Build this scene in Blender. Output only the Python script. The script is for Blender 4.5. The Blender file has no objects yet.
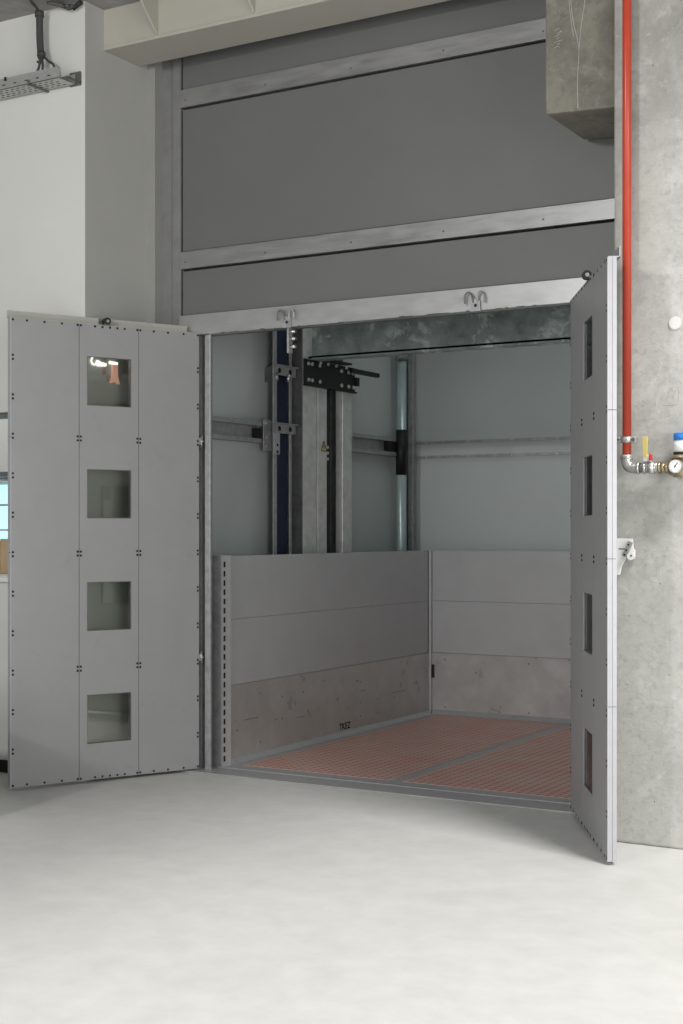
import bpy, bmesh, math, random
from mathutils import Vector, Matrix
random.seed(7)
S = bpy.context.scene
COL = S.collection

# ------------------------------------------------------------------ camera
cam = bpy.data.cameras.new('camera'); co = bpy.data.objects.new('camera', cam); COL.objects.link(co)
co.location = (0, 0, 1.4)
co.rotation_euler = (math.radians(90), 0, math.atan2(.506, .8625))
cam.sensor_fit = 'VERTICAL'; cam.sensor_height = 36; cam.lens = 36 * 1400 / 1024
cam.shift_y = 18 / 1024
cam.clip_end = 200
S.camera = co

# ------------------------------------------------------------------ world, light, exposure
S.view_settings.view_transform = 'Standard'; S.view_settings.look = 'None'
S.view_settings.gamma = 1; S.view_settings.use_curve_mapping = False
S.view_settings.exposure = 0.0
w = bpy.data.worlds.new('world'); S.world = w; w.use_nodes = True
bg = w.node_tree.nodes['Background']
bg.inputs[0].default_value = (.93, .97, 1, 1); bg.inputs[1].default_value = .36

def area(name, loc, target, sx, sy, power, color=(1, 1, 1)):
    l = bpy.data.lights.new(name, 'AREA'); l.shape = 'RECTANGLE'; l.size = sx; l.size_y = sy
    l.energy = power; l.color = color
    o = bpy.data.objects.new(name, l); COL.objects.link(o); o.location = loc
    o.rotation_euler = (Vector(target) - Vector(loc)).to_track_quat('-Z', 'Y').to_euler()
    return o
# daylight through the skylight on the right, and through the glazed front behind the camera
area('skylight_daylight', (2.6, 3.2, 9.0), (-1.9, 5.9, 1.2), 2.4, 1.8, 960, (1, .99, .96))
area('glazed_front_daylight', (-2.5, -3.5, 1.9), (-3.4, 6, 1.2), 7.0, 2.6, 150, (1, .99, .97))
area('front_rooflight', (-3.86, -2.0, 3.9), (-3.8, 5.5, 0.3), .42, 0.4, 150, (1, .99, .97))
area('back_room_fill', (-8.3, 7.8, 4.2), (-8.3, 7.8, 0), 1.2, 1.2, 55)  # added fill that lifts the enclosed back room
area('shaft_fill', (-3.6, 8.9, 4.2), (-3.6, 8.9, 0), 1.6, .5, 11, (.96, 1, 1))  # added fill that brightens the shaft interior from above
area('side_glazing_daylight', (4.0, 1.0, 1.9), (-4.8, 7.5, 1.0), 3.6, 2.8, 200, (1, .99, .97))

# ------------------------------------------------------------------ materials
def nmat(name, base, rough=.5, metal=0., var=.06, scale=6., bump=0., bscale=60., stretch=None, spec=.5,
         blotch=None, bl_scale=3., bl_lo=.45, bl_hi=.7, rvar=0.):
    m = bpy.data.materials.new(name); m.use_nodes = True
    nt = m.node_tree; N = nt.nodes; L = nt.links; b = N['Principled BSDF']
    b.inputs['Roughness'].default_value = rough; b.inputs['Metallic'].default_value = metal
    b.inputs['Specular IOR Level'].default_value = spec
    tc = N.new('ShaderNodeTexCoord'); mp = N.new('ShaderNodeMapping')
    L.new(tc.outputs['Object'], mp.inputs[0])
    if stretch: mp.inputs['Scale'].default_value = stretch
    n = N.new('ShaderNodeTexNoise'); n.inputs['Scale'].default_value = scale; n.inputs['Detail'].default_value = 8
    n.inputs['Roughness'].default_value = .62
    L.new(mp.outputs[0], n.inputs['Vector'])
    r = N.new('ShaderNodeMapRange'); r.inputs[1].default_value = .3; r.inputs[2].default_value = .7
    r.inputs[3].default_value = 1 - var; r.inputs[4].default_value = 1 + var
    L.new(n.outputs[0], r.inputs[0])
    mix = N.new('ShaderNodeMix'); mix.data_type = 'RGBA'; mix.blend_type = 'MULTIPLY'; mix.inputs[0].default_value = 1
    mix.inputs[6].default_value = (*base, 1)
    cr = N.new('ShaderNodeCombineColor')
    for i in range(3): L.new(r.outputs[0], cr.inputs[i])
    L.new(cr.outputs[0], mix.inputs[7]); out = mix.outputs[2]
    if blotch:
        n2 = N.new('ShaderNodeTexNoise'); n2.inputs['Scale'].default_value = bl_scale; n2.inputs['Detail'].default_value = 7
        n2.inputs['Distortion'].default_value = .6; n2.inputs['Roughness'].default_value = .7
        L.new(mp.outputs[0], n2.inputs['Vector'])
        r2 = N.new('ShaderNodeMapRange'); r2.inputs[1].default_value = bl_lo; r2.inputs[2].default_value = bl_hi
        L.new(n2.outputs[0], r2.inputs[0])
        mx = N.new('ShaderNodeMix'); mx.data_type = 'RGBA'
        L.new(r2.outputs[0], mx.inputs[0]); L.new(out, mx.inputs[6]); mx.inputs[7].default_value = (*blotch, 1)
        out = mx.outputs[2]
    L.new(out, b.inputs['Base Color'])
    if rvar:
        r3 = N.new('ShaderNodeMapRange'); r3.inputs[1].default_value = .3; r3.inputs[2].default_value = .7
        r3.inputs[3].default_value = rough - rvar; r3.inputs[4].default_value = rough + rvar
        L.new(n.outputs[0], r3.inputs[0]); L.new(r3.outputs[0], b.inputs['Roughness'])
    if bump:
        nb = N.new('ShaderNodeTexNoise'); nb.inputs['Scale'].default_value = bscale; nb.inputs['Detail'].default_value = 5
        L.new(mp.outputs[0], nb.inputs['Vector'])
        bp = N.new('ShaderNodeBump'); bp.inputs['Strength'].default_value = bump; bp.inputs['Distance'].default_value = .01
        L.new(nb.outputs[0], bp.inputs['Height']); L.new(bp.outputs[0], b.inputs['Normal'])
    return m

M = {}
M['floor'] = nmat('polished_concrete_floor', (.605, .60, .585), .5, 0, .065, 7.0, .03, 30, blotch=(.52, .515, .495), bl_scale=1.3, bl_lo=.5, bl_hi=.85)
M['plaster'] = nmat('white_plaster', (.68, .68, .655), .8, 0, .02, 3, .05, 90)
M['reveal'] = nmat('shaded_plaster_column', (.45, .45, .43), .75, 0, .03, 3, .05, 90)  # white plaster again, the side-facing column's shade put into its colour
M['ceil'] = nmat('grey_concrete_ceiling', (.30, .295, .28), .85, 0, .2, 9, .2, 40)
M['beige'] = nmat('beige_painted_steel', (.44, .425, .37), .55, 0, .03, 4)
M['clad'] = nmat('grey_cladding', (.15, .153, .15), .45, .1, .04, 2.5, .0)
M['door'] = nmat('light_grey_door_paint', (.335, .335, .34), .42, .15, .03, 5, 0, 60, blotch=(.31, .31, .31), bl_scale=7, bl_lo=.58, bl_hi=.75)
M['rail'] = nmat('brushed_aluminium', (.36, .36, .36), .36, .7, .12, 14, .04, 80, stretch=(.35, 1, 2.5), rvar=.08)
M['galv'] = nmat('galvanised_steel', (.37, .38, .38), .42, .4, .22, 22, .05, 70, rvar=.12)
M['galv_dark'] = nmat('dark_galvanised_steel', (.15, .155, .155), .5, .4, .3, 16, .05, 60)
M['zinc'] = nmat('blotchy_zinc_beam', (.37, .42, .42), .4, .45, .4, 9, .1, 40, blotch=(.75, .84, .82), bl_scale=5, bl_lo=.54, bl_hi=.63)
M['shaft'] = nmat('grey_shaft_panel', (.49, .53, .525), .45, .05, .03, 2)
M['carpanel'] = nmat('grey_car_panel', (.47, .475, .485), .4, .1, .04, 5)
M['kick'] = nmat('scuffed_steel_kick_plate', (.50, .495, .485), .33, .4, .12, 6, .03, 50, blotch=(.43, .42, .40), bl_scale=3, bl_lo=.45, bl_hi=.7, rvar=.08)
M['column'] = nmat('bright_galvanised_column', (.60, .61, .60), .45, .25, .16, 14, .04, 50)
M['front_steel'] = nmat('dull_grey_front_post', (.25, .25, .25), .45, .3, .1, 12)
M['header'] = nmat('bright_brushed_header', (.46, .46, .46), .34, .6, .07, 14, .02, 80, stretch=(.6, 1, 1.6), rvar=.06)
M['sill'] = nmat('worn_sill_steel', (.40, .405, .41), .38, .3, .1, 18, .03, 60)
M['post'] = nmat('pale_zinc_post', (.52, .525, .52), .42, .2, .08, 18)
M['cap'] = nmat('cream_cap_profile', (.42, .42, .375), .5)
M['strip'] = nmat('grey_plaster_strip', (.30, .30, .285), .75)
M['black'] = nmat('black_metal', (.012, .012, .013), .5, .3, .1, 20)
M['dark'] = nmat('dark_gap', (.01, .01, .01), .9)
M['rubber'] = nmat('black_rubber', (.015, .015, .015), .6)
M['blue'] = nmat('dark_blue_rail_paint', (.006, .012, .045), .45, .2, .2, 10)
M['red'] = nmat('red_pipe_paint', (.52, .06, .03), .3, 0, .06, 8)
M['chrome'] = nmat('zinc_plated_fitting', (.62, .62, .60), .28, .85, .2, 40, .1, 120)
M['brass'] = nmat('nickel_brass', (.50, .42, .28), .33, .85, .15, 30)
M['white'] = nmat('white_paint', (.80, .80, .79), .5, 0, .02, 10)
M['alu'] = nmat('pale_aluminium_edge', (.44, .44, .465), .38, .3, .03, 20)
M['yellow'] = nmat('yellow_lever', (.62, .50, .16), .5, 0, .08, 30)
M['bluecap'] = nmat('blue_cap_plastic', (.02, .18, .62), .4)
M['redknob'] = nmat('red_plastic', (.6, .02, .02), .4)
M['wood'] = nmat('pale_wood_board', (.50, .36, .21), .6, 0, .15, 8, stretch=(6, 6, .6))
M['hyd'] = nmat('pale_teal_hydraulic_tube', (.42, .52, .52), .3, .3, .1, 12, stretch=(1, 1, .6))
M['cable'] = nmat('dark_grey_cable', (.05, .05, .05), .6)
M['sleeve'] = nmat('grey_cable_sleeve', (.055, .055, .055), .7, bump=.4, bscale=200)
M['tray'] = nmat('pale_cable_tray_steel', (.48, .48, .46), .4, .5, .08, 30)

def concrete(name, base, dark, light, speck=True, scale=2.2):
    m = bpy.data.materials.new(name); m.use_nodes = True
    nt = m.node_tree; N = nt.nodes; L = nt.links; b = N['Principled BSDF']; b.inputs['Roughness'].default_value = .8
    b.inputs['Specular IOR Level'].default_value = .3
    tc = N.new('ShaderNodeTexCoord')
    def noise(s, d=9, dist=0., r=.65):
        n = N.new('ShaderNodeTexNoise'); n.inputs['Scale'].default_value = s; n.inputs['Detail'].default_value = d
        n.inputs['Distortion'].default_value = dist; n.inputs['Roughness'].default_value = r
        L.new(tc.outputs['Object'], n.inputs['Vector']); return n.outputs[0]
    def rng(src, a, c, lo=0., hi=1.):
        r = N.new('ShaderNodeMapRange'); r.inputs[1].default_value = a; r.inputs[2].default_value = c
        r.inputs[3].default_value = lo; r.inputs[4].default_value = hi; L.new(src, r.inputs[0]); return r.outputs[0]
    def mix(f, a, c):
        x = N.new('ShaderNodeMix'); x.data_type = 'RGBA'; L.new(f, x.inputs[0])
        if isinstance(a, tuple): x.inputs[6].default_value = (*a, 1)
        else: L.new(a, x.inputs[6])
        x.inputs[7].default_value = (*c, 1); return x.outputs[2]
    big = noise(scale, 9, .4); fine = noise(30, 8, 0, .75)
    c = mix(rng(big, .42, .68), base, dark)
    c = mix(rng(noise(scale * 1.7, 8, .8), .55, .72, 0, .8), c, light)
    c = mix(rng(fine, .50, .68, 0, .65), c, dark)
    c = mix(rng(noise(20, 7, .3, .75), .56, .72, 0, .7), c, light)
    v = N.new('ShaderNodeTexVoronoi'); v.inputs['Scale'].default_value = 26; L.new(tc.outputs['Object'], v.inputs['Vector'])
    vr = N.new('ShaderNodeMath'); vr.operation = 'MULTIPLY'
    L.new(rng(v.outputs['Distance'], .06, .13, 1, 0), vr.inputs[0]); L.new(rng(noise(6, 3), .56, .66), vr.inputs[1])
    c = mix(vr.outputs[0], c, tuple(k * .45 for k in dark))
    L.new(c, b.inputs['Base Color'])
    bp = N.new('ShaderNodeBump'); bp.inputs['Strength'].default_value = .35; bp.inputs['Distance'].default_value = .008
    ad = N.new('ShaderNodeMath'); ad.operation = 'SUBTRACT'; L.new(fine, ad.inputs[0]); L.new(vr.outputs[0], ad.inputs[1])
    L.new(ad.outputs[0], bp.inputs['Height']); L.new(bp.outputs[0], b.inputs['Normal'])
    return m
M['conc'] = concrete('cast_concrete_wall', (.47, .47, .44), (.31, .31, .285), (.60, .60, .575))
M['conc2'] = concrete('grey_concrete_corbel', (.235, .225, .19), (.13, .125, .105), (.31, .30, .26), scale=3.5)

def checker():
    m = bpy.data.materials.new('red_brown_checker_plate'); m.use_nodes = True
    nt = m.node_tree; N = nt.nodes; L = nt.links; b = N['Principled BSDF']
    b.inputs['Roughness'].default_value = .45; b.inputs['Metallic'].default_value = .2
    tc = N.new('ShaderNodeTexCoord'); sp = N.new('ShaderNodeSeparateXYZ'); L.new(tc.outputs['Object'], sp.inputs[0])
    def mt(op, a, c=None):
        x = N.new('ShaderNodeMath'); x.operation = op
        for i, q in enumerate((a, c)):
            if q is None: continue
            if isinstance(q, (int, float)): x.inputs[i].default_value = q
            else: L.new(q, x.inputs[i])
        return x.outputs[0]
    k = 2 * math.pi / .075
    u = mt('MULTIPLY', mt('ADD', sp.outputs[0], sp.outputs[1]), k * .7); v = mt('MULTIPLY', mt('SUBTRACT', sp.outputs[0], sp.outputs[1]), k * .7)
    s = mt('MULTIPLY', mt('SINE', u), mt('SINE', v))
    a = mt('SMOOTH_MAX', s, 0.0)
    st = N.new('ShaderNodeMapRange'); st.inputs[1].default_value = .45; st.inputs[2].default_value = .7; L.new(s, st.inputs[0])
    st2 = N.new('ShaderNodeMapRange'); st2.inputs[1].default_value = -.45; st2.inputs[2].default_value = -.7; L.new(s, st2.inputs[0])
    n = N.new('ShaderNodeTexNoise'); n.inputs['Scale'].default_value = 3.5; n.inputs['Detail'].default_value = 8; L.new(tc.outputs['Object'], n.inputs['Vector'])
    nr = N.new('ShaderNodeMapRange'); nr.inputs[1].default_value = .35; nr.inputs[2].default_value = .65; L.new(n.outputs[0], nr.inputs[0])
    m1 = N.new('ShaderNodeMix'); m1.data_type = 'RGBA'; L.new(nr.outputs[0], m1.inputs[0])
    m1.inputs[6].default_value = (.66, .31, .25, 1); m1.inputs[7].default_value = (.64, .42, .36, 1)
    m2 = N.new('ShaderNodeMix'); m2.data_type = 'RGBA'; L.new(mt('MULTIPLY', st.outputs[0], .8), m2.inputs[0])
    L.new(m1.outputs[2], m2.inputs[6]); m2.inputs[7].default_value = (.58, .52, .48, 1)
    m3 = N.new('ShaderNodeMix'); m3.data_type = 'RGBA'; L.new(mt('MULTIPLY', st2.outputs[0], .8), m3.inputs[0])
    L.new(m2.outputs[2], m3.inputs[6]); m3.inputs[7].default_value = (.25, .11, .085, 1)
    L.new(m3.outputs[2], b.inputs['Base Color'])
    bp = N.new('ShaderNodeBump'); bp.inputs['Strength'].default_value = .5; bp.inputs['Distance'].default_value = .003
    L.new(st.outputs[0], bp.inputs['Height']); L.new(bp.outputs[0], b.inputs['Normal'])
    return m
M['checker'] = checker()

def glassmat():
    m = bpy.data.materials.new('thin_glass'); m.use_nodes = True
    nt = m.node_tree; N = nt.nodes; L = nt.links
    for n in list(N):
        if n.type != 'OUTPUT_MATERIAL': N.remove(n)
    out = [n for n in N if n.type == 'OUTPUT_MATERIAL'][0]
    t = N.new('ShaderNodeBsdfTransparent'); t.inputs[0].default_value = (.92, .94, .90, 1)
    g = N.new('ShaderNodeBsdfGlossy'); g.inputs['Roughness'].default_value = .03; g.inputs[0].default_value = (.9, .9, .9, 1)
    f = N.new('ShaderNodeFresnel'); f.inputs[0].default_value = 1.9
    x = N.new('ShaderNodeMixShader'); L.new(f.outputs[0], x.inputs[0]); L.new(t.outputs[0], x.inputs[1]); L.new(g.outputs[0], x.inputs[2])
    L.new(x.outputs[0], out.inputs[0]); return m
M['glass'] = glassmat()

def emis(name, col, s):
    m = bpy.data.materials.new(name); m.use_nodes = True; b = m.node_tree.nodes['Principled BSDF']
    b.inputs['Base Color'].default_value = (*col, 1); b.inputs['Emission Color'].default_value = (*col, 1)
    b.inputs['Emission Strength'].default_value = s; return m
M['reflection'] = emis('glowing_white_reflection', (1, .98, .94), 1.6)  # glow painted for a reflection in the door glass
M['salmon_reflection'] = emis('glowing_salmon_reflection', (.85, .42, .33), .45)
M['daywin'] = emis('daylight_in_window', (.50, .86, .92), 1.0)

# ------------------------------------------------------------------ mesh helpers
class MB:
    def __init__(s): s.bm = bmesh.new(); s.mats = []
    def _mi(s, m):
        if m is None: return 0
        if m not in s.mats: s.mats.append(m)
        return s.mats.index(m)
    def box(s, a, b, m=None, bev=0., mtx=None):
        x0, y0, z0 = (min(a[i], b[i]) for i in range(3)); x1, y1, z1 = (max(a[i], b[i]) for i in range(3))
        v = [s.bm.verts.new(p) for p in ((x0,y0,z0),(x1,y0,z0),(x1,y1,z0),(x0,y1,z0),(x0,y0,z1),(x1,y0,z1),(x1,y1,z1),(x0,y1,z1))]
        fs = [s.bm.faces.new([v[i] for i in q]) for q in ((3,2,1,0),(4,5,6,7),(0,1,5,4),(1,2,6,5),(2,3,7,6),(3,0,4,7))]
        mi = s._mi(m)
        for f in fs: f.material_index = mi
        if bev > 0:
            es = list({e for f in fs for e in f.edges})
            r = bmesh.ops.bevel(s.bm, geom=es, offset=bev, segments=2, affect='EDGES', profile=.5)
            for f in r['faces']: f.material_index = mi
            v = list({q for q in r['verts']} | {q for q in v if q.is_valid})
        if mtx is not None: bmesh.ops.transform(s.bm, matrix=mtx, verts=[q for q in v if q.is_valid])
        return s
    def prism(s, pts, depth, m=None, axis='Y', at=0.):
        """extrude a 2-D outline: axis Y -> pts are (x,z); axis X -> (y,z); axis Z -> (x,y)"""
        def P(p, t):
            return {'Y': (p[0], at + t, p[1]), 'X': (at + t, p[0], p[1]), 'Z': (p[0], p[1], at + t)}[axis]
        a = [s.bm.verts.new(P(p, 0)) for p in pts]; b = [s.bm.verts.new(P(p, depth)) for p in pts]
        fs = [s.bm.faces.new(a), s.bm.faces.new(b[::-1])]
        n = len(pts)
        for i in range(n): fs.append(s.bm.faces.new((a[i], b[i], b[(i+1) % n], a[(i+1) % n])))
        mi = s._mi(m)
        for f in fs: f.material_index = mi
        bmesh.ops.recalc_face_normals(s.bm, faces=fs)
        return s
    def cyl(s, a, b, r, m=None, r2=None, seg=20):
        a = Vector(a); b = Vector(b); d = b - a; q = d.to_track_quat('Z', 'Y').to_matrix().to_4x4()
        mt = Matrix.Translation((a + b) / 2) @ q
        g = bmesh.ops.create_cone(s.bm, cap_ends=True, segments=seg, radius1=r, radius2=r if r2 is None else r2, depth=d.length, matrix=mt)
        mi = s._mi(m)
        for f in {f for v in g['verts'] for f in v.link_faces}:
            f.material_index = mi; f.smooth = len(f.verts) == 4
        return s
    def tube(s, pts, r, m=None, seg=12, res=8, smooth=True):
        pts = [Vector(p) for p in pts]
        if smooth and len(pts) > 2:
            P = [pts[0]] + pts + [pts[-1]]; out = []
            for i in range(1, len(P) - 2):
                for k in range(res):
                    t = k / res; p0, p1, p2, p3 = P[i-1], P[i], P[i+1], P[i+2]
                    out.append(.5 * ((2*p1) + (-p0+p2)*t + (2*p0-5*p1+4*p2-p3)*t*t + (-p0+3*p1-3*p2+p3)*t**3))
            out.append(pts[-1]); pts = out
        mi = s._mi(m); rings = []; up = None
        for i, p in enumerate(pts):
            t = (pts[min(i+1, len(pts)-1)] - pts[max(i-1, 0)]).normalized()
            if up is None: up = t.orthogonal().normalized()
            up = (up - t * up.dot(t)).normalized(); sd = t.cross(up)
            rings.append([s.bm.verts.new(p + (up*math.cos(2*math.pi*k/seg) + sd*math.sin(2*math.pi*k/seg))*r) for k in range(seg)])
        for i in range(len(rings)-1):
            for k in range(seg):
                f = s.bm.faces.new((rings[i][k], rings[i][(k+1) % seg], rings[i+1][(k+1) % seg], rings[i+1][k]))
                f.material_index = mi; f.smooth = True
        for f in (s.bm.faces.new(rings[0][::-1]), s.bm.faces.new(rings[-1])): f.material_index = mi
        return s
    def dot(s, c, n, r, m, h=.0015, seg=10):
        c = Vector(c); n = Vector(n).normalized(); return s.cyl(c - n*.001, c + n*h, r, m, seg=seg)
    def build(s, name, m=None, parent=None, bevel=0.):
        me = bpy.data.meshes.new(name); s.bm.to_mesh(me); s.bm.free()
        if m is not None and not s.mats: me.materials.append(m)
        for q in s.mats: me.materials.append(q)
        o = bpy.data.objects.new(name, me); COL.objects.link(o)
        if parent: o.parent = parent
        if bevel:
            b = o.modifiers.new('bevel', 'BEVEL'); b.width = bevel; b.segments = 2; b.limit_method = 'ANGLE'
        return o
def tag(o, label, cat, group=None):
    o['label'] = label; o['category'] = cat
    if group: o['group'] = group
    return o
def thing(name, label, cat, loc=(0, 0, 0), rz=0., group=None):
    o = bpy.data.objects.new(name, None); COL.objects.link(o); o.location = loc; o.rotation_euler = (0, 0, rz)
    o.empty_display_size = .1
    return tag(o, label, cat, group)
def at(o, root):
    """parts are modelled in world coordinates: keep them there under a root standing elsewhere"""
    if root.type == 'MESH': o.parent = root; return o      # a sub-part shares its part's frame
    o.parent = root; o.matrix_parent_inverse = Matrix.LocRotScale(root.location, root.rotation_euler, None).inverted(); return o
def struct(mb, name, m):
    o = mb.build(name, m); o['kind'] = 'structure'; return o

# ------------------------------------------------------------------ the setting
CEIL = 4.345
struct(MB().box((-12, -6, -.15), (5, 11, 0)), 'floor', M['floor'])
struct(MB().box((-12, -.5, CEIL), (-.85, 10.2, CEIL + .3)), 'ceiling', M['ceil'])
# left wall with its low service opening, and the column face that returns to the lift front
wl = MB(); X0, X1 = -5.175, -12
wl.box((-5.50, 6.0, 0), (X0 - .002, 6.2, CEIL)); wl.box((X1, 6.0, 2.08), (-5.50, 6.2, CEIL))
wl.box((X1, 6.0, 0), (-5.50, 6.2, 1.10)); wl.box((X1, 6.0, 1.10), (-9.2, 6.2, 2.08))
struct(wl, 'wall_left', M['plaster'])
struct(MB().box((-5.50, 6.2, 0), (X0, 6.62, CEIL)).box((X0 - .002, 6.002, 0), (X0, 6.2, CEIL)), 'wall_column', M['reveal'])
struct(MB().box((X0, 6.55, 0), (-5.115, 6.62, CEIL)), 'trim_1', M['strip'])
struct(MB().box((X1, 5.985, 0), (X0 - .06, 6.0, .07)), 'baseboard_left', M['dark'])
struct(MB().box((-9.2, 5.99, 2.065), (-5.5, 6.21, 2.08)), 'trim_2', M['galv_dark'])
# room beyond the service opening
struct(MB().box((-12, 9.2, 0), (-5.5, 9.3, CEIL)), 'wall_back', M['plaster'])
win = struct(MB().box((-9.5, 9.17, 1.28), (-8.2, 9.2, 1.80)), 'window_1', M['daywin'])
fr = MB()
fr.tube([(-9.55, 9.14, 1.2), (-9.55, 9.14, 1.75), (-9.47, 9.14, 1.84), (-8.75, 9.14, 1.84), (-8.66, 9.14, 1.75), (-8.66, 9.14, 1.2)], .02, res=6)
for x in (-9.2, -8.9, -8.4): fr.box((x-.012, 9.13, 1.2), (x+.012, 9.16, 1.82))
for z in (1.4, 1.62): fr.box((-9.5, 9.13, z-.01), (-8.2, 9.16, z+.01))
fo = fr.build('window_frame', M['white'], win)
struct(MB().box((-12, 8.9, 1.86), (-5.5, 9.2, 1.90)), 'trim_3', M['galv_dark'])
# concrete wall on the right
cw = MB().box((-2.127, 6.04, 0), (5, 6.6, CEIL + 1.2), bev=.012)
struct(cw, 'wall_right', M['conc'])
# lift shaft
sh = M['shaft']
struct(MB().box((-5.30, 6.70, 0), (-5.10, 9.76, CEIL)), 'wall_shaft_left', sh)
struct(MB().box((-5.30, 9.76, 0), (-2.1, 9.9, CEIL)), 'wall_shaft_back', sh)
struct(MB().box((-2.26, 6.70, 0), (-2.1, 9.76, CEIL)), 'wall_shaft_right', sh)

# ------------------------------------------------------------------ lift front cladding above the doors
t = thing('lift_cladding', 'grey metal cladding with aluminium rails above the open lift doors', 'cladding', (-3.6, 6.62, 0))
XL, XR = -4.977, -2.135
FY = 6.62
b = MB().box((XL, FY + .03, 2.56), (XR, FY + .06, CEIL)); at(b.build('backing_sheet', M['dark']), t)
def panel(z0, z1):
    at(MB().box((XL + .010, FY + .004, z0), (XR, FY + .03, z1)).build('cladding_panel', M['clad'], bevel=.002), t)
panel(3.985, CEIL); panel(3.035, 3.866); panel(2.66, 2.918)
def rail(z0, z1, name='cladding_rail', y0=FY - .012):
    mb = MB().box((XL, y0, z0), (XR, FY + .03, z1), M['rail'])
    for x in [XL + .04 + i * .56 for i in range(5)]:
        mb.dot((x, y0, (z0+z1)/2 - .012), (0, -1, 0), .006, M['galv_dark'])
    at(mb.build(name, bevel=.003), t)
rail(3.877, 3.982); rail(2.930, 3.030)
hd = MB().box((XL, FY - .02, 2.535), (XR, FY + .045, 2.655), M['header'])
for i in range(26):
    x = random.uniform(XL, XR - .3); hd.box((x, FY - .0206, 2.535), (x + random.uniform(.01, .05), FY - .01, 2.535 + random.uniform(.003, .006)), M['galv_dark'])
at(hd.build('header_rail', bevel=.003), t)
hb = MB().box((XL, FY + .045, 2.535), (XR, FY + .08, 2.62)); at(hb.build('header_backing', M['galv_dark']), t)
for (a, c, y, lab) in ((-5.162, -5.045, FY, 'wide full height grey steel post beside the white column, left of the cladding'), (-5.038, XL, FY - .006, 'narrow full height steel post touching the left end of the cladding rails')):
    mb = MB().box((a, y, 0), (c, FY + .08, CEIL)); mb.box((a + .012, y - .002, 0), (a + .016, y, CEIL))
    tag(mb.build('front_post', M['front_steel'], bevel=.002), lab, 'post')

# ------------------------------------------------------------------ door frame
t = thing('door_frame', 'slim galvanised frame posts either side of the lift opening', 'frame', (-3.68, 6.66, 0))
for sgn, xa in ((1, -4.846), (-1, -2.462)):
    X = lambda q: xa + sgn * q
    p = MB().box((X(-.128), FY + .02, 0), (X(.0), FY + .08, 2.533)); at(p.build('side_sheet', M['galv']), t)
    p = MB().box((X(0), FY + .035, .008), (X(.040), FY + .075, 2.535)); at(p.build('recessed_post', M['galv_dark']), t)
    p = MB().box((X(.040), FY + .0, .008), (X(.079), FY + .018, 2.535)); at(p.build('front_post', M['galv'], bevel=.003), t)
# lever hooks hanging on the header and the roller latch under the first one
def hook(x, label, latch):
    h = thing('door_hook', label, 'hook', (x, 6.585, 2.535), 0, 'steel hooks on the header rail')
    mb = MB().prism([(x-.028, 2.53), (x+.028, 2.53), (x+.024, 2.585), (x-.02, 2.60)], .012, m=M['galv'], axis='Y', at=6.586)
    mb.dot((x, 6.587, 2.56), (0, -1, 0), .009, M['black'])
    hp_ = at(mb.build('hook_plate'), h)
    for s_, n_ in ((-1, .055), (1, .05)):
        tb = MB().tube([(x + s_*.012, 6.588, 2.575), (x + s_*.02, 6.58, 2.615), (x + s_*.036, 6.576, 2.628), (x + s_*n_, 6.576, 2.612), (x + s_*(n_+.002), 6.58, 2.572)], .0048, seg=8, res=5)
        at(tb.build('hook_arm', M['galv_dark' if s_ < 0 else 'galv']), hp_)
    if latch:
        mb = MB()
        mb.box((x-.008, 6.60, 2.39), (x+.004, 6.64, 2.533), M['galv'])
        at(mb.build('latch_bar'), h)
        for z in (2.51, 2.47, 2.425):
            at(MB().cyl((x+.00, 6.615, z), (x+.040, 6.615, z), .010).build('latch_roller', M['chrome']), h)
hook(-4.218, 'bent steel hook with a roller latch hanging below it on the header rail', True)
hook(-3.062, 'bent steel hook on the header rail without a latch, nearer the right door', False)

# ------------------------------------------------------------------ sill
t = thing('door_sill', 'flat galvanised threshold plate between concrete floor and lift platform', 'threshold', (-3.68, 6.6, 0))
at(MB().box((-4.98, 6.53, 0), (-2.35, 6.71, .009)).build('sill_plate', M['sill'], bevel=.002), t)
at(MB().box((-4.80, 6.715, 0), (-2.56, 6.735, .012)).build('polished_edge', M['alu'], bevel=.002), t)

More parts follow.
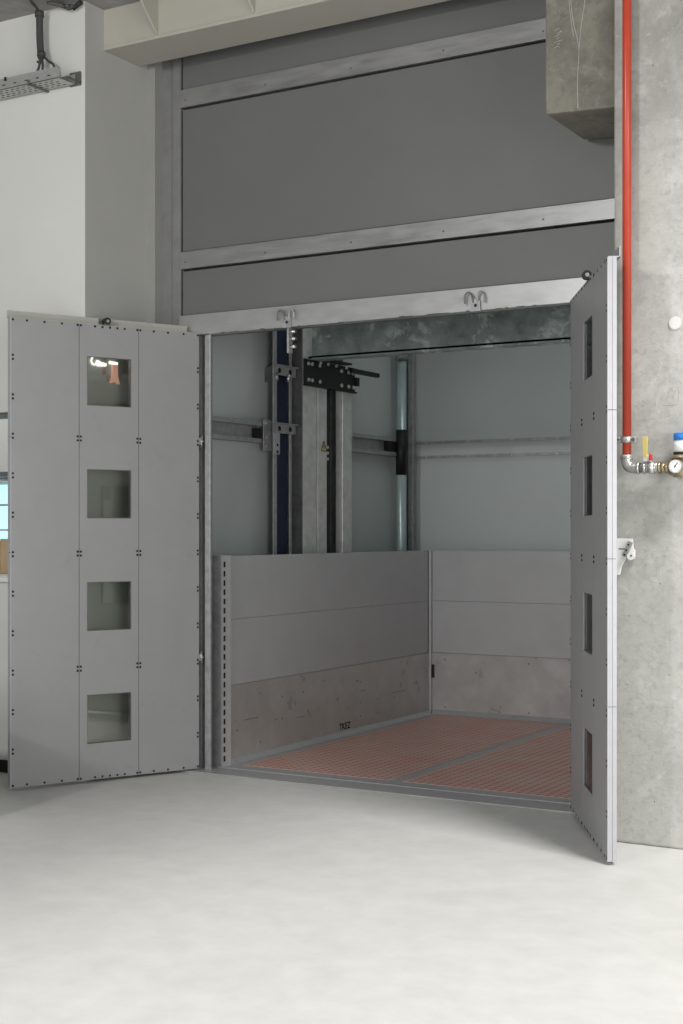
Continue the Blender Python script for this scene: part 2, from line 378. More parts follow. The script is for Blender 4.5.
# ------------------------------------------------------------------ lift doors
def leaf(loc, dirx, side, label):
    """side -1: thickness to local -Y (left leaf), +1: to local +Y (right leaf)"""
    W, Hh, TH = (1.132 if side < 0 else 1.098), 2.54, (.040 if side < 0 else .037)
    t = thing('lift_door', label, 'door', loc, math.atan2(dirx[1], dirx[0]), 'open lift door leaves')
    n = (0, -side, 0)
    z0 = .016
    secs = [(0, .382), (.385, .742), (.745, W)]
    tops = (2.362, 1.737, 1.112, .487)
    for i, (a, c) in enumerate(secs):
        mb = MB(); D = M['door']
        def bx(x0, x1, za, zb): mb.box((x0, 0, za), (x1, side*TH, zb), D)
        if i == 1:
            wa, wb = .429, .697
            bx(a, wa, z0, Hh); bx(wb, c, z0, Hh)
            zs = [z0] + [q for tp in reversed(tops) for q in (tp - .272, tp)] + [Hh]
            for k in range(0, len(zs), 2): bx(wa, wb, zs[k], zs[k+1])
        else: bx(a, c, z0, Hh)
        # rivets
        def rv(x, z): mb.dot((x, 0, z), n, .0066, M['dark'], seg=8)
        e = .008
        st = Hh / 12
        if i == 0:
            for k in range(1, 12): rv(e, k*st-.011); rv(e, k*st+.011)
            for k in (3, 6, 9): rv(c-e, k*st-.011); rv(c-e, k*st+.011)
            xs = [e, .1, .2, .29, c-e]
        elif i == 2:
            for k in range(1, 12): rv(c-e, k*st-.011); rv(c-e, k*st+.011)
            for k in (3, 6, 9): rv(a+e, k*st-.011); rv(a+e, k*st+.011)
            xs = [a+e, a+.1, a+.2, a+.3, c-e]
        else:
            for k in (3, 6, 9):
                for dx in (a+e, c-e): rv(dx, k*st-.011); rv(dx, k*st+.011)
            xs = [a+e, a+.085, a+.13, a+.175, a+.22, a+.265, c-e]
        for x in xs: rv(x, Hh-.010); rv(x, z0+.012)
        mb.build('door_panel', parent=t)
    mb = MB()
    mb.box((.380, side*.004, z0+.002), (.387, side*(TH-.002), Hh-.002)); mb.box((.740, side*.004, z0+.002), (.747, side*(TH-.002), Hh-.002))
    mb.build('panel_joint', M['dark'], t)
    for tp in tops:
        pn = MB().box((.4285, side*.008, tp-.2725), (.6975, side*.012, tp+.0005)).build('window_pane', M['glass'], t)
        g = MB()
        for (x0, x1, za, zb) in ((.429,.433,tp-.272,tp), (.693,.697,tp-.272,tp), (.433,.693,tp-.272,tp-.268), (.433,.693,tp-.004,tp)):
            g.box((x0, side*.004, za), (x1, side*.0079, zb))
        g.build('window_seal', M['galv_dark'], pn)
    # free edge profile: two pale strips with a groove and joints
    mb = MB(); A = M['alu']
    for (za, zb) in ((z0, .66), (.663, 1.278), (1.281, 1.9), (1.903, Hh)):
        mb.box((W, side*.001, za), (W+.006, side*TH*.55, zb), A)
        mb.box((W, side*TH*.60, za), (W+.004, side*(TH+.003), zb), A)
    mb.box((W-.004, side*.003, z0), (W+.002, side*TH, Hh), M['galv_dark'])
    mb.build('edge_profile', parent=t)
    # L-shaped top cap in two lengths with the roller in the gap
    for (a, c) in ((.05, .545), (.605, W + .004)):
        mb = MB(); mb.box((a, side*.004, Hh), (c, side*(TH+.018), Hh+.004)); mb.box((a, side*(TH+.014), Hh-.0), (c, side*(TH+.018), Hh+.046))
        mb.build('top_cap', M['alu'] if side > 0 else M['cap'], t)
    if side > 0:
        mb = MB().cyl((.60, -.012, Hh+.012), (.63, -.012, Hh+.012), .021, M['rubber']); mb.cyl((.625, -.012, Hh+.012), (.632, -.012, Hh+.012), .009, M['chrome'])
        mb.box((.59, -.006, Hh-.004), (.64, .012, Hh+.006), M['galv_dark'])
    else:
      mb = MB().cyl((.572, side*.002, Hh+.026), (.572, side*.040, Hh+.026), .020, M['rubber']); mb.cyl((.572, -side*.0015, Hh+.026), (.572, side*.010, Hh+.026), .008, M['chrome'])
      mb.box((.555, side*.006, Hh), (.589, side*.03, Hh+.012), M['galv_dark'])
    mb.build('door_roller', parent=t)
    for z in (.66, 1.90 if side > 0 else 1.915):
        mb = MB().cyl((-.022, side*.012, z-.035), (-.022, side*.012, z+.035), .008)
        mb.box((-.02, side*.006, z-.02), (.0, side*.018, z+.02)); mb.cyl((-.022, side*.012, z-.006), (-.022, side*.012, z+.006), .014)
        mb.build('hinge', M['chrome'], t)
    return t
DL = Vector((-.499, -1.03)).normalized(); DR = Vector((.533, -.963)).normalized()
leaf((-4.829, 6.595, 0), DL, -1, 'left lift door leaf, grey riveted metal with four square windows, folded back to the white wall')
leaf((-2.534, 6.565, 0), DR, 1, 'right lift door leaf seen nearly edge on before the concrete wall')

# ------------------------------------------------------------------ lift car
CX0, CX1, CY0, CY1 = -4.81, -2.49, 6.74, 9.53
t = thing('lift_platform', 'open-topped goods lift car with grey side walls and red chequer plate floor', 'lift', (-3.685, 8.1, 0))
at(MB().box((CX0 - .03, CY0, 0), (CX1 + .03, CY1 + .03, .006)).build('platform_frame', M['sill']), t)
for (a, c) in ((-4.70, -3.715), (-3.635, -2.60)):
    at(MB().box((a, 6.86, .005), (c, 9.50, .0078)).build('floor_plate', M['checker']), t)
def car_wall(name, f):
    """f(u0,u1,d0,d1,z0,z1) makes a box; d = depth behind the wall face"""
    pass
for zi, (za, zb) in enumerate(((.4705, .8635), (.8648, 1.245))):
    at(MB().box((CX0 - .03, 6.836, za), (CX0, CY1, zb)).build('side_panel', M['carpanel'], bevel=.0015), t)
    at(MB().box((CX0, CY1, za), (CX1, CY1 + .03, zb)).build('rear_panel', M['carpanel'], bevel=.0015), t)
    at(MB().box((CX1, 6.836, za), (CX1 + .03, CY1, zb)).build('side_panel', M['carpanel'], bevel=.0015), t)
def kick(a, c, axis):
    mb = MB().box(a, c, M['kick'])
    for i in range(11):
        for z in (.10, .20, .34, .40):
            if random.random() < .45: continue
            if axis == 'X': mb.dot((a[0] if a[0] > c[0] else c[0], 6.95 + i * .25, z + random.uniform(-.01, .01)), (1, 0, 0), .006, M['galv_dark'])
    if axis == 'Y':
        for x in (-4.68, -4.0, -3.35, -2.7):
            for z in (.06, .42): mb.dot((x, a[1], z), (0, -1, 0), .006, M['galv_dark'])
    return mb
mb = kick((CX0 - .03, 6.836, .006), (CX0 + .005, CY1, .469), 'X')
for (y, z, l) in ((7.02, .245, .16), (7.36, .21, .05), (7.62, .19, .10), (8.9, .22, .22), (8.45, .28, .08)):
    mb.box((CX0 + .0045, y, z), (CX0 + .0056, y + l, z + .004), M['galv_dark'])
mb.box((CX0, 6.84, .466), (CX0 + .0065, CY1 - .03, .4695), M['alu'])
at(mb.build('side_kick_plate'), t)
at(kick((CX0, CY1 - .005, .006), (CX1, CY1 + .03, .469), 'Y').build('rear_kick_plate'), t)
at(kick((CX1 - .005, 6.836, .006), (CX1 + .03, CY1, .469), 'N').build('side_kick_plate'), t)
# stencilled letters low on the side kick plate
cu = bpy.data.curves.new('stencil', 'FONT'); cu.body = 'TKEZ'; cu.size = .062; cu.extrude = .0005; cu.offset = .0015
fo_ = bpy.data.objects.new('stencil', cu); COL.objects.link(fo_)
me = bpy.data.meshes.new_from_object(fo_.evaluated_get(bpy.context.evaluated_depsgraph_get())); bpy.data.objects.remove(fo_)
me.materials.clear(); me.materials.append(M['black'])
me.transform(Matrix.Translation((CX0 + .0056, 8.16, .045)) @ Matrix.Rotation(math.pi/2, 4, 'Z') @ Matrix.Rotation(math.pi/2, 4, 'X'))
st = bpy.data.objects.new('stencil_lettering', me); COL.objects.link(st); at(st, t)
# corner strips, floor fillets and hinge block
at(MB().box((CX0 + .0055, CY1 - .03, .010), (CX0 + .022, CY1 - .0055, 1.245)).build('corner_strip', M['post'], bevel=.002), t)
at(MB().box((CX1 - .022, CY1 - .03, .010), (CX1 - .0055, CY1 - .0055, 1.245)).build('corner_strip', M['galv'], bevel=.002), t)
at(MB().box((CX0 + .022, CY1 - .02, .28), (CX0 + .04, CY1 - .006, .38)).build('corner_latch', M['black'], bevel=.002), t)
f1 = MB().prism([(CX0 + .005, .006), (CX0 + .035, .006), (CX0 + .005, .032)], 9.49 - 6.84, axis='Y', at=6.84)
at(f1.build('floor_fillet', M['sill']), t)
f1 = MB().prism([(9.525, .006), (9.495, .006), (9.525, .04)], CX1 - CX0 - .06, axis='X', at=CX0 + .03)
at(f1.build('floor_fillet', M['sill']), t)
# slotted entrance posts
for sgn, xa in ((1, -4.856), (-1, -2.46)):
    X = lambda q: xa + sgn * q
    mb = MB().box((X(0), 6.745, .006), (X(.085), 6.836, 1.25), M['post'])
    mb.box((X(.0), 6.738, .006), (X(.012), 6.745, 1.25), M['dark'])
    mb.box((X(.012), 6.742, .006), (X(.08), 6.745, 1.25), M['galv'])
    mb.box((X(.0825), 6.74, .006), (X(.088), 6.746, 1.25), M['alu'])
    for k in range(22):
        z = .035 + k * .0545; mb.box((X(.084), 6.760, z), (X(.0856), 6.778, z + .034), M['dark'])
    at(mb.build('entrance_post', bevel=.0), t)

# ------------------------------------------------------------------ shaft fittings
def crail(y0, y1, label):
    t = thing('wall_channel', label, 'channel', (-5.09, (y0+y1)/2, 1.96), 0, 'channels on the left shaft wall')
    mb = MB(); mb.box((-5.098, y0, 1.967), (-5.085, y1, 2.10)); mb.box((-5.098, y0, 2.087), (-5.045, y1, 2.104)); mb.box((-5.098, y0, 1.965), (-5.045, y1, 1.98))
    mb.box((-5.052, y0, 2.074), (-5.045, y1, 2.087)); mb.box((-5.052, y0, 1.98), (-5.045, y1, 1.992))
    at(mb.build('channel_profile', M['galv']), t)
    return t
c1 = crail(6.72, 7.58, 'galvanised wall channel on the left shaft wall, before the blue guide rail')
at(MB().box((-5.084, 7.52, 1.972), (-5.05, 7.579, 2.06)).build('channel_nut', M['black']), c1)
c2 = crail(8.70, 9.58, 'galvanised wall channel on the left shaft wall, behind the mast')
at(MB().box((-5.084, 9.30, 1.972), (-5.046, 9.46, 2.074)).build('channel_nut', M['black']), c2)
for (z0_, z1_, lab) in ((2.068, 2.09, 'upper thin riveted steel strip on the rear shaft wall'), (1.957, 1.977, 'lower thin riveted steel strip on the rear shaft wall')):
    mb = MB().box((-5.04, 9.745, z0_), (-2.32, 9.759, z1_), M['galv'])
    for i in range(8): mb.dot((-4.95 + i*.36, 9.745, (z0_+z1_)/2), (0, -1, 0), .007, M['chrome'])
    tag(mb.build('wall_strip'), lab, 'strip', 'riveted strips on the rear shaft wall')
mb = MB().box((-5.085, 9.69, 0), (-5.045, 9.758, CEIL - .005)); tag(mb.build('corner_profile', M['galv'], bevel=.004), 'slim vertical metal profile in the far left shaft corner beside the tube', 'profile')
# hydraulic tube with its black sleeve
t = thing('hydraulic_tube', 'pale teal vertical tube with a black sleeve in the far shaft corner', 'pipe', (-5.02, 9.46, 0))
at(MB().cyl((-5.02, 9.46, 0), (-5.02, 9.46, 2.74), .039, seg=32).build('tube', M['hyd']), t)
at(MB().cyl((-5.02, 9.46, 1.82), (-5.02, 9.46, 2.165), .042, seg=32).build('sleeve', M['black']), t)
at(MB().cyl((-5.02, 9.46, 2.70), (-5.02, 9.46, 2.76), .052, seg=32).build('end_cap', M['galv']), t)

# guide rail with blue face
t = thing('guide_rail', 'tall dark blue faced guide rail standing left of the mast', 'rail', (-5.0, 7.75, 0))
at(MB().box((-5.035, 7.705, 0), (-5.016, 7.835, CEIL - .005)).build('blue_face', M['blue']), t)
at(MB().box((-5.012, 7.65, 0), (-5.0, 7.69, CEIL - .005)).build('rail_flange', M['galv'], bevel=.003), t)
at(MB().box((-5.012, 7.845, 0), (-5.0, 7.872, CEIL - .005)).build('rail_flange', M['galv'], bevel=.003), t)
def rbracket(z, name, label, big):
    t = thing('rail_bracket', label, 'bracket', (-4.99, 7.74, z), 0, 'brackets of the guide rail')
    mb = MB().box((-4.998, 7.63, z), (-4.988, 7.90, z + .06), M['galv'])
    for y in (7.70, 7.83): mb.dot((-4.988, y, z + .03), (1, 0, 0), .017, M['dark'], seg=16)
    mb.box((-4.998, 7.63, z + .06), (-4.965, 7.90, z + .066), M['galv'])
    cp_ = at(mb.build('clamp_plate'), t)
    if big:
        mb = MB().box((-5.044, 7.585, z - .12), (-5.034, 7.69, z + .085), M['galv'])
        for zz in (z - .09, z - .03, z + .06): mb.dot((-5.034, 7.61, zz), (1, 0, 0), .01, M['chrome'], h=.008)
        at(mb.build('wall_cleat', bevel=.003), t)
        mb = MB().box((-4.997, 7.645, z - .14), (-4.985, 7.70, z - .002), M['alu'])
        mb.dot((-4.985, 7.672, z - .08), (1, 0, 0), .010, M['dark']); mb.dot((-4.985, 7.672, z - .125), (1, 0, 0), .012, M['black'])
        at(mb.build('adjusting_plate'), t)
    else:
        mb = MB().prism([(-5.099, z - .04), (-5.099, z + .05), (-5.03, z + .07), (-4.998, z + .07), (-4.998, z - .04)], .012, axis='Y', at=7.691)
        at(mb.build('wall_arm', M['galv_dark']), t)
        for y in (7.66, 7.80): at(MB().cyl((-4.985, y, z - .035), (-4.985, y, z + .01), .012).build('clamp_bolt', M['chrome']), cp_)
rbracket(2.415, 'a', 'upper slim bracket clamping the blue guide rail', False)
rbracket(2.035, 'b', 'lower bracket with cleat joining the guide rail to the wall channel', True)

# mast
t = thing('lift_mast', 'galvanised steel mast of parallel columns behind the lift car side wall', 'mast', (-4.98, 8.25, 0))
TZ = CEIL - .005
at(MB().box((-5.04, 7.93, 0), (-4.95, 8.105, TZ)).build('mast_column', M['column'], bevel=.004), t)
at(MB().box((-5.04, 7.915, 0), (-4.952, 7.929, TZ)).build('dark_face_strip', M['galv_dark']), t)
at(MB().box((-5.03, 8.125, 0), (-4.952, 8.245, 2.46)).build('cover_channel', M['column'], bevel=.006), t)
at(MB().box((-5.01, 8.455, 0), (-4.95, 8.585, 2.5)).build('mast_column', M['column'], bevel=.006), t)
at(MB().box((-5.06, 8.10, 0), (-5.035, 8.60, TZ)).build('back_plate', M['galv_dark']), t)
at(MB().box((-5.034, 8.33, 0), (-5.0, 8.365, 2.5)).build('mast_gap_strip', M['black']), t)  # black strip set in the gap between cover channel and rear column
mb = MB().box((-5.0, 8.265, 1.86), (-4.975, 8.30, 2.10), M['black'])
for z in (1.89, 1.93, 1.97): mb.cyl((-4.974, 8.282, z), (-4.965, 8.282, z), .011, M['chrome'])
at(mb.build('limit_switch'), t)
s_ = tag(MB().prism([(8.165, 1.94), (8.235, 1.94), (8.20, 2.01)], .0015, m=M['yellow'], axis='X', at=-4.9515).build('warning_sticker'), 'small yellow triangular warning sticker on the mast cover', 'sticker')
sg = MB().prism([(8.195, 1.948), (8.209, 1.972), (8.201, 1.972), (8.206, 1.99), (8.190, 1.966), (8.198, 1.966)], .0006, axis='X', at=-4.9498).build('warning_symbol', M['black']); at(sg, s_)
sg = MB()
for (a, c) in (((8.165, 1.94), (8.235, 1.94)), ((8.235, 1.94), (8.20, 2.01)), ((8.20, 2.01), (8.165, 1.94))):
    sg.tube([(-4.9496, a[0], a[1]), (-4.9496, c[0], c[1])], .0025, seg=6, smooth=False)
at(sg.build('warning_outline', M['black']), s_)

# black carrier with bolts, and the cross beam hung from it
t = thing('carriage_bracket', 'black bolted bracket plate joining mast and cross beam', 'bracket', (-4.93, 8.2, 2.37))
bp_ = at(MB().box((-4.946, 7.925, 2.365), (-4.934, 8.60, 2.545)).build('bracket_plate', M['black'], bevel=.003), t)
at(MB().box((-4.946, 7.925, 2.365), (-4.915, 8.60, 2.375)).build('lower_lip', M['black']), t)
for y in (7.965, 8.01, 8.11, 8.40, 8.50, 8.565):
    for z in (2.405, 2.515 - .010 * (y > 8.3)):
        at(MB().cyl((-4.935, y, z), (-4.922, y, z), .0135, seg=8).build('bolt', M['chrome']), bp_)
for y in (8.12, 8.22, 8.33, 8.47):
    at(MB().cyl((-4.935, y, 2.534), (-4.922, y, 2.534), .011, seg=8).build('bolt', M['chrome']), bp_)
at(MB().box((-4.93, 7.965, 2.548), (-4.87, 8.45, 2.560)).build('upper_arm', M['black']), t)
at(MB().box((-4.932, 8.50, 2.505), (-4.90, 8.90, 2.535)).build('upper_arm', M['black']), t)
at(MB().box((-4.945, 8.601, 2.42), (-4.92, 8.64, 2.48)).build('switch_cam', M['black']), t)
t = thing('cross_beam', 'scratched zinc cross beam spanning the shaft above the lift car', 'beam', (-3.7, 7.95, 2.5))
mb = MB().box((-4.84, 7.865, 2.535), (-2.27, 7.878, 2.80)); mb.box((-4.84, 7.865, 2.535), (-2.27, 7.95, 2.547)); mb.box((-4.84, 7.865, 2.79), (-2.27, 7.95, 2.80))
at(mb.build('beam_web', M['zinc']), t)
at(MB().box((-4.84, 7.86, 2.522), (-2.27, 7.96, 2.534)).build('lower_flange', M['zinc']), t)

# ------------------------------------------------------------------ beige steel beam
t = thing('steel_beam', 'beige painted steel beam under the ceiling above the lift front', 'beam', (-3.8, 6.35, 4.12))
BX0, BX1 = X0, -2.49
at(MB().box((BX0, 6.155, 4.115), (BX1, 6.475, 4.135)).build('bottom_flange', M['beige'], bevel=.003), t)
at(MB().box((BX0, 6.160, 4.135), (BX1, 6.175, CEIL)).build('web', M['beige']), t)
for x in (-4.80, -4.155, -3.51, -2.865):
    at(MB().prism([(6.159, 4.137), (6.150, 4.142), (5.95, CEIL), (6.159, CEIL)], .012, axis='X', at=x).build('stiffener', M['beige'], bevel=.002), t)

# ------------------------------------------------------------------ concrete corbel
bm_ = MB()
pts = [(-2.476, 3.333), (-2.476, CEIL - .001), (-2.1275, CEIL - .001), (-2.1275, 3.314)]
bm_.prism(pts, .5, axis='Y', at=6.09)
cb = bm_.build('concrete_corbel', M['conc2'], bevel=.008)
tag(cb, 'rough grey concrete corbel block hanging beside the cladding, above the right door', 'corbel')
mb = MB()
def vein(ps, r):
    mb.tube([(x, 6.0895, z) for x, z in ps], r, seg=6, res=6)
vein([(-2.352, 4.0), (-2.349, 3.84), (-2.338, 3.74), (-2.315, 3.64), (-2.31, 3.579), (-2.317, 3.46), (-2.315, 3.335)], .0022)
vein([(-2.272, 4.0), (-2.281, 3.825), (-2.298, 3.72), (-2.31, 3.60)], .002)
vein([(-2.364, 4.0), (-2.358, 3.84), (-2.345, 3.72), (-2.335, 3.67)], .0016)
for k in range(7): vein([(-2.43 + .014*(k % 2), 3.63 + k*.013), (-2.415 + .01*(k % 3), 3.637 + k*.013), (-2.405, 3.63 + k*.015)], .0011)
at(mb.build('efflorescence_vein', M['conc']), cb)

# ------------------------------------------------------------------ air line on the concrete wall
WY = 6.04; PY = 5.975
t = thing('red_pipe', 'vertical red painted pipe running down the concrete wall', 'pipe', (-2.043, PY, 1.7))
at(MB().cyl((-2.043, PY, 1.712), (-2.043, PY, CEIL + 1.1), .0198, seg=28).build('pipe_length', M['red']), t)
el = MB().tube([(-2.043, PY, 1.732), (-2.043, PY, 1.705), (-2.038, PY, 1.688), (-2.024, PY, 1.676), (-2.0, PY, 1.673), (-1.985, PY, 1.673)], .025, seg=20)
el.cyl((-2.043, PY, 1.712), (-2.043, PY, 1.732), .0275); el.cyl((-1.995, PY, 1.673), (-1.983, PY, 1.673), .0275)
at(el.build('elbow', M['chrome']), t)
t = thing('pipe_clamp', 'zinc ring clamp holding the red pipe to the wall above the elbow', 'clamp', (-2.043, PY, 1.795))
mb = MB(); N_ = 28; rr = [[mb.bm.verts.new((-2.043 + q*math.cos(2*math.pi*k/N_), PY + q*math.sin(2*math.pi*k/N_), z)) for k in range(N_)] for q, z in ((.0203, 1.785), (.027, 1.785), (.027, 1.812), (.0203, 1.812))]
for a in range(4):
    for k in range(N_): mb.bm.faces.new((rr[a][k], rr[a][(k+1) % N_], rr[(a+1) % 4][(k+1) % N_], rr[(a+1) % 4][k])).smooth = a in (1, 3)
at(mb.build('clamp_ring', M['chrome']), t)
mb = MB().box((-2.022, PY - .012, 1.784), (-1.998, PY + .012, 1.813), M['chrome'], bev=.005); mb.cyl((-2.01, PY - .018, 1.798), (-2.01, PY - .01, 1.798), .008, M['galv_dark'])
at(mb.build('clamp_lug'), t)
mb = MB().box((-2.088, PY - .008, 1.786), (-2.066, PY + .008, 1.811), M['chrome'], bev=.003); mb.cyl((-2.08, PY - .014, 1.80), (-2.08, PY - .007, 1.80), .006, M['galv_dark'])
at(mb.build('clamp_lug'), t)
at(MB().cyl((-2.043, PY + .026, 1.798), (-2.043, WY - .001, 1.798), .006).build('wall_stud', M['chrome']), t)

ZP = 1.673
t = thing('ball_valve', 'nickel ball valve with an upright yellow lever handle', 'valve', (-1.93, PY, ZP))
mb = MB().cyl((-1.983, PY, ZP), (-1.968, PY, ZP), .021, M['galv_dark']); mb.cyl((-1.968, PY, ZP), (-1.955, PY, ZP), .026, M['chrome'], seg=6)
mb.cyl((-1.955, PY, ZP), (-1.945, PY, ZP), .020, M['chrome'], r2=.027); mb.cyl((-1.945, PY, ZP), (-1.915, PY, ZP), .028, M['chrome'])
mb.cyl((-1.915, PY, ZP), (-1.905, PY, ZP), .027, M['chrome'], r2=.02); mb.cyl((-1.905, PY, ZP), (-1.901, PY, ZP), .026, M['chrome'], seg=6)
at(mb.build('valve_body'), t)
at(MB().cyl((-1.938, PY, ZP + .02), (-1.938, PY, ZP + .045), .012).build('valve_stem', M['chrome']), t)
mb = MB().prism([(-1.962, ZP + .030), (-1.932, ZP + .030), (-1.934, ZP + .05), (-1.945, ZP + .058), (-1.960, ZP + .05)], .012, axis='Y', at=PY - .02)
at(mb.build('lever_root', M['white']), t)
mb = MB().prism([(-1.962, ZP + .045), (-1.943, ZP + .045), (-1.941, ZP + .135), (-1.966, ZP + .135)], .006, axis='Y', at=PY - .026)
at(mb.build('lever', M['yellow'], bevel=.002), t)
mb = MB().box((-1.935, PY - .03, ZP + .030), (-1.920, PY - .018, ZP + .058), bev=.004); at(mb.build('lock_tab', M['redknob']), t)

t = thing('pressure_regulator', 'brass pressure regulator with a round gauge and blue topped white knob', 'regulator', (-1.81, PY, ZP))
mb = MB().cyl((-1.900, PY, ZP), (-1.888, PY, ZP), .027, seg=6); mb.cyl((-1.888, PY, ZP), (-1.868, PY, ZP), .020); mb.cyl((-1.868, PY, ZP), (-1.850, PY, ZP), .027, seg=6)
mb.cyl((-1.850, PY, ZP), (-1.730, PY, ZP), .036); mb.cyl((-1.79, PY, ZP - .045), (-1.79, PY, ZP + .05), .044, r2=.040)
mb.cyl((-1.745, PY, ZP), (-1.70, PY, ZP), .022); mb.cyl((-1.79, PY, ZP + .036), (-1.79, PY, ZP + .052), .050)
at(mb.build('regulator_body', M['brass']), t)
at(MB().cyl((-1.79, PY, ZP + .052), (-1.79, PY, ZP + .064), .043).build('lock_ring', M['black']), t)
kn_ = at(MB().cyl((-1.79, PY, ZP + .064), (-1.79, PY, ZP + .115), .040, seg=28).build('knob', M['white']), t)
at(MB().cyl((-1.79, PY, ZP + .115), (-1.79, PY, ZP + .146), .042, seg=28).build('knob_cap', M['bluecap']), kn_)
GX, GY = -1.803, PY - .055
mb = MB().cyl((GX, GY, ZP), (GX, GY - .02, ZP), .029, M['galv'], seg=32); mb.cyl((GX, GY, ZP), (GX, PY - .01, ZP), .008, M['brass'])
gd = at(mb.build('gauge_housing'), t)
mb = MB().cyl((GX, GY - .0195, ZP), (GX, GY - .0212, ZP), .0245, M['white'], seg=32)
for k in range(9):
    a = math.radians(-45 + k * 33.75); mb.box((-.0006, -.0226, .017), (.0006, -.0210, .0225), M['black'], mtx=Matrix.Translation((GX, GY, ZP)) @ Matrix.Rotation(a - math.radians(90), 4, 'Y'))
at(mb.build('gauge_dial'), gd)
mb = MB().box((-.0014, -.0238, -.006), (.0014, -.0226, .019), M['black'], mtx=Matrix.Translation((GX, GY, ZP)) @ Matrix.Rotation(math.radians(35), 4, 'Y')); mb.cyl((GX, GY - .0215, ZP), (GX, GY - .024, ZP), .003, M['black'])
at(mb.build('gauge_needle'), gd)
tag(MB().cyl((-1.70, PY, ZP), (-1.2, PY, ZP), .018).build('air_pipe', M['chrome']), 'short metal air pipe leaving the regulator to the right', 'pipe')

# formwork plug, pencil scribble
mb = MB().cyl((-1.845, 6.036, 2.308), (-1.845, 6.0399, 2.308), .029, seg=28); mb.cyl((-1.845, 6.0345, 2.308), (-1.845, 6.036, 2.308), .026, seg=28)
tag(mb.build('formwork_plug', nmat('pale_plug_mortar', (.66, .66, .63), .8, 0, .05, 20)), 'round concrete plug in the bright wall right of the red pipe', 'plug')
mb = MB()
for ps in ([(-1.888, 1.975), (-1.868, 2.01), (-1.862, 2.022), (-1.855, 2.01), (-1.856, 1.98)], [(-1.853, 1.975), (-1.842, 2.015), (-1.836, 2.026), (-1.830, 2.01), (-1.831, 1.965)],
           [(-1.905, 1.955), (-1.89, 1.949), (-1.86, 1.948), (-1.835, 1.953)]):
    mb.tube([(x, 6.0396, z) for x, z in ps], .0009, seg=5, res=5)
tag(mb.build('pencil_scribble', nmat('pencil_grey', (.36, .36, .34), .8)), 'faint pencil scribble on the concrete wall above the regulator', 'marking')

# white door catch on the wall
t = thing('door_catch', 'white bracket on the concrete wall beside the right door edge', 'bracket', (-2.07, 6.0, 1.28))
mb = MB().prism([(-2.118, 1.362), (-2.032, 1.362), (-2.030, 1.318), (-2.022, 1.31), (-2.022, 1.27), (-2.048, 1.266), (-2.062, 1.278), (-2.085, 1.235), (-2.092, 1.20), (-2.118, 1.196)], .012, axis='Y', at=6.02)
at(mb.build('catch_plate', M['white'], bevel=.002), t)
mb = MB().box((-.009, -.02, -.035), (.009, 0, .035), M['galv'], mtx=Matrix.Translation((-2.052, 6.02, 1.315)) @ Matrix.Rotation(math.radians(24), 4, 'Y'))
for dz in (.02, -.005, -.025): mb.dot((-2.052 + dz*.4, 5.9995, 1.315 + dz), (0, -1, 0), .0045, M['black'])
at(mb.build('catch_latch'), t)
at(MB().cyl((-2.085, 5.99, 1.316), (-2.045, 5.99, 1.316), .003).build('catch_pin', M['galv_dark']), t)
mb = MB().cyl((-2.036, 6.004, 1.284), (-2.036, 6.0199, 1.284), .017, M['white']); mb.dot((-2.034, 6.004, 1.286), (0, -1, 0), .004, M['black'])
at(mb.build('catch_roller'), t)

# ------------------------------------------------------------------ cable tray and cables, top left
t = thing('cable_tray', 'perforated metal cable tray on the white wall, top left', 'cable tray', (-6.0, 5.93, 3.885))
TX1 = -5.235; TX0 = -7.6
mb = MB(); T = M['tray']
mb.box((TX0, 5.845, 3.885), (TX1, 5.985, 3.888), T); mb.box((TX0, 5.845, 3.885), (TX1, 5.848, 3.942), T); mb.box((TX0, 5.843, 3.938), (TX1, 5.853, 3.946), M['alu'])
mb.box((TX0, 5.982, 3.885), (TX1, 5.985, 3.942), T)
i = 0; x = TX0 + .02
while x < TX1 - .05:
    for r_, y in enumerate((5.866, 5.894, 5.922, 5.950)):
        xo = x + (.014 if r_ % 2 else 0)
        mb.box((xo, y, 3.8843), (xo + .022, y + .008, 3.8852), M['dark'])
    if i % 2 == 0: mb.box((x, 5.8444, 3.905), (x + .022, 5.8452, 3.911), M['dark'])
    x += .042; i += 1
at(mb.build('tray_body'), t)
mb = MB().box((TX1 - .04, 5.986, 3.88), (-5.20, 5.999, 3.955)); mb.box((-5.215, 5.88, 3.89), (-5.20, 5.999, 3.90)); at(mb.build('end_bracket', M['galv_dark']), t)
mb = MB().box((-5.452, 5.838, 3.876), (-5.436, 5.998, 3.8842)); mb.box((-5.452, 5.836, 3.876), (-5.436, 5.8425, 3.905)); at(mb.build('tray_support', M['galv_dark']), t)
at(MB().box((-5.63, 5.84, 3.93), (-5.615, 5.858, 3.95)).build('tray_clip', M['black']), t)
t = thing('cable_bundle', 'grey sleeved cable bundle dropping from the ceiling into the cable tray', 'cable', (-5.47, 5.93, 3.9))
at(MB().tube([(-5.475, 5.93, 4.30), (-5.472, 5.93, 4.15), (-5.462, 5.93, 4.05)], .020).build('cable_sleeve', M['sleeve']), t)
at(MB().cyl((-5.476, 5.93, 4.285), (-5.476, 5.93, 4.315), .026).build('sleeve_tie', M['cable']), t)
at(MB().cyl((-5.462, 5.93, 4.06), (-5.462, 5.93, 4.085), .024).build('sleeve_tie', M['cable']), t)
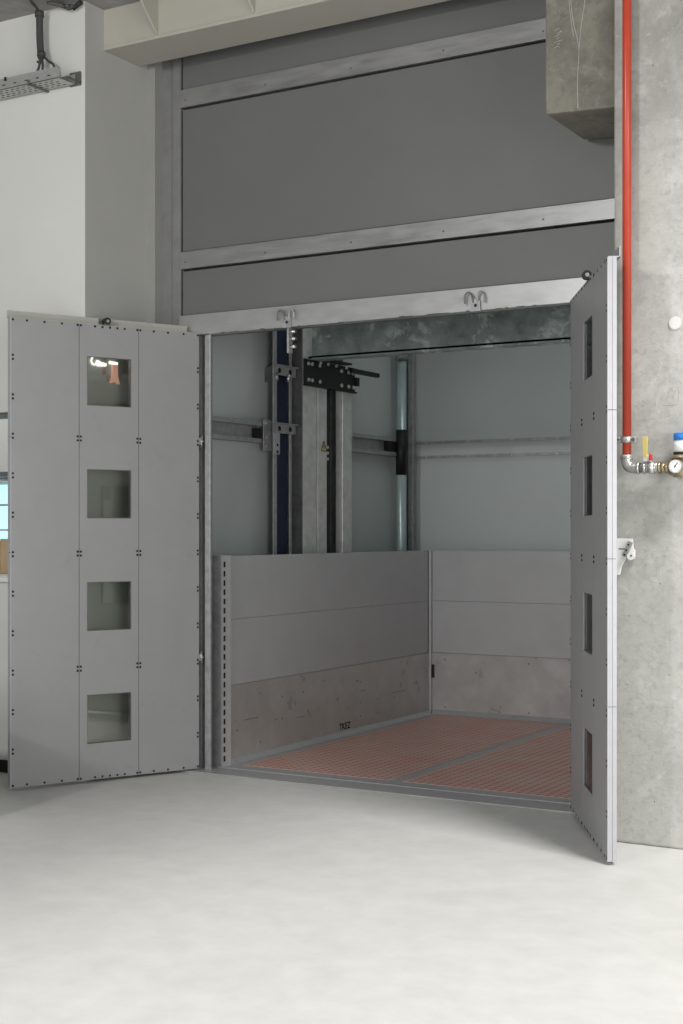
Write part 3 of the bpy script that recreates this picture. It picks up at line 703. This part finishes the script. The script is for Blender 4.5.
for k, ps in enumerate(([(-5.465, 5.925, 4.07), (-5.47, 5.92, 4.0), (-5.50, 5.91, 3.95), (-5.60, 5.90, 3.91), (-5.8, 5.90, 3.90)], [(-5.458, 5.93, 4.07), (-5.452, 5.93, 4.0), (-5.45, 5.92, 3.95), (-5.45, 5.91, 3.905)],
                       [(-5.455, 5.935, 4.07), (-5.42, 5.94, 4.03), (-5.38, 5.94, 4.0), (-5.375, 5.94, 3.94)], [(-5.468, 5.93, 4.07), (-5.474, 5.935, 4.03), (-5.50, 5.94, 4.04)])):
    at(MB().tube(ps, .007, seg=8).build('cable', M['cable']), t)
for k, dz in enumerate((0, .02)):
    at(MB().tube([(-5.475, 5.93, 4.30), (-5.47, 5.90, 4.325), (-5.42, 5.80, 4.332 - dz*.3), (-5.30, 5.72, 4.336), (-5.26, 5.72, 4.338)], .007, seg=8).build('cable', M['cable']), t)
for ch in t.children: ch.location.x += .028
t = thing('cable_joint', 'dark bunched cable ends under the ceiling beside the white column', 'cable', (-5.28, 5.93, 4.33))
for k in range(6):
    y = 5.90 + .012 * k; at(MB().tube([(-5.36 + .012*k, y, 4.335), (-5.31 + .01*k, y, 4.325 - .004*k), (-5.25 + .008*k, y, 4.300 + .003*k)], .009, seg=8).build('cable', M['cable' if k % 2 else 'galv_dark']), t)
at(MB().cyl((-5.235, 5.97, 4.305), (-5.176, 5.97, 4.33), .013).build('joint_plug', M['rubber']), t)

# ------------------------------------------------------------------ service opening on the far left
t = thing('service_counter', 'white counter ledge in the wall opening left of the left door', 'counter', (-7, 6.1, 1.1))
at(MB().box((-9.2, 5.97, 1.10), (-5.5, 6.6, 1.125)).build('counter_ledge', M['white'], bevel=.003), t)
for k, (x, h, lab) in enumerate(((-6.39, .21, 'leftmost pale wooden board standing on the white counter'), (-6.30, .22, 'middle pale wooden board standing on the white counter'), (-6.21, .215, 'rightmost pale wooden board on the counter, nearest the door edge'))):
    tag(MB().box((x, 6.50, 1.125), (x + .075, 6.55, 1.125 + h)).build('wooden_board', M['wood'], bevel=.003), lab, 'board', 'wooden boards on the counter')

# glowing shapes standing in for a bright reflection in the top window of the left door
t = thing('window_reflection', 'small glowing shapes in place of a lamp seen through the top window of the left door', 'reflection', (-5.17, 6.15, 2.3))
def lx(y, z): return (y, z)
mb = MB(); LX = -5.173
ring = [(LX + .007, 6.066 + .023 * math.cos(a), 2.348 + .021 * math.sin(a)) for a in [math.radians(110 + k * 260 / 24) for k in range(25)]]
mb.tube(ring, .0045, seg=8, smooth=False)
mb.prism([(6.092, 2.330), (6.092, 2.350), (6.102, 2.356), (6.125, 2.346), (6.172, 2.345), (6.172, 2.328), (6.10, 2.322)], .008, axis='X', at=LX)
at(mb.build('reflection_hook', M['reflection']), t)
at(MB().box((LX, 6.200, 2.345), (LX + .012, 6.270, 2.361), bev=.004).build('reflection_bar', M['reflection']), t)
mb = MB().prism([(6.222, 2.342), (6.262, 2.342), (6.266, 2.28), (6.280, 2.235), (6.262, 2.243), (6.245, 2.247), (6.222, 2.243), (6.206, 2.235), (6.220, 2.28)], .015, axis='X', at=LX)
at(mb.build('reflection_red', M['salmon_reflection']), t)

# low cabinet added just outside the frame on the left to shade the floor by the left door
t = thing('shade_blocker', 'low grey cabinet standing left of the camera view', 'blocker', (-5.5, 4.4, 0))
at(MB().box((-6.0, 3.9, .06), (-4.885, 4.96, .60), bev=.01).build('blocker_body', M['door']), t)
at(MB().box((-5.97, 3.93, 0), (-4.91, 4.93, .06)).build('plinth', M['black']), t)
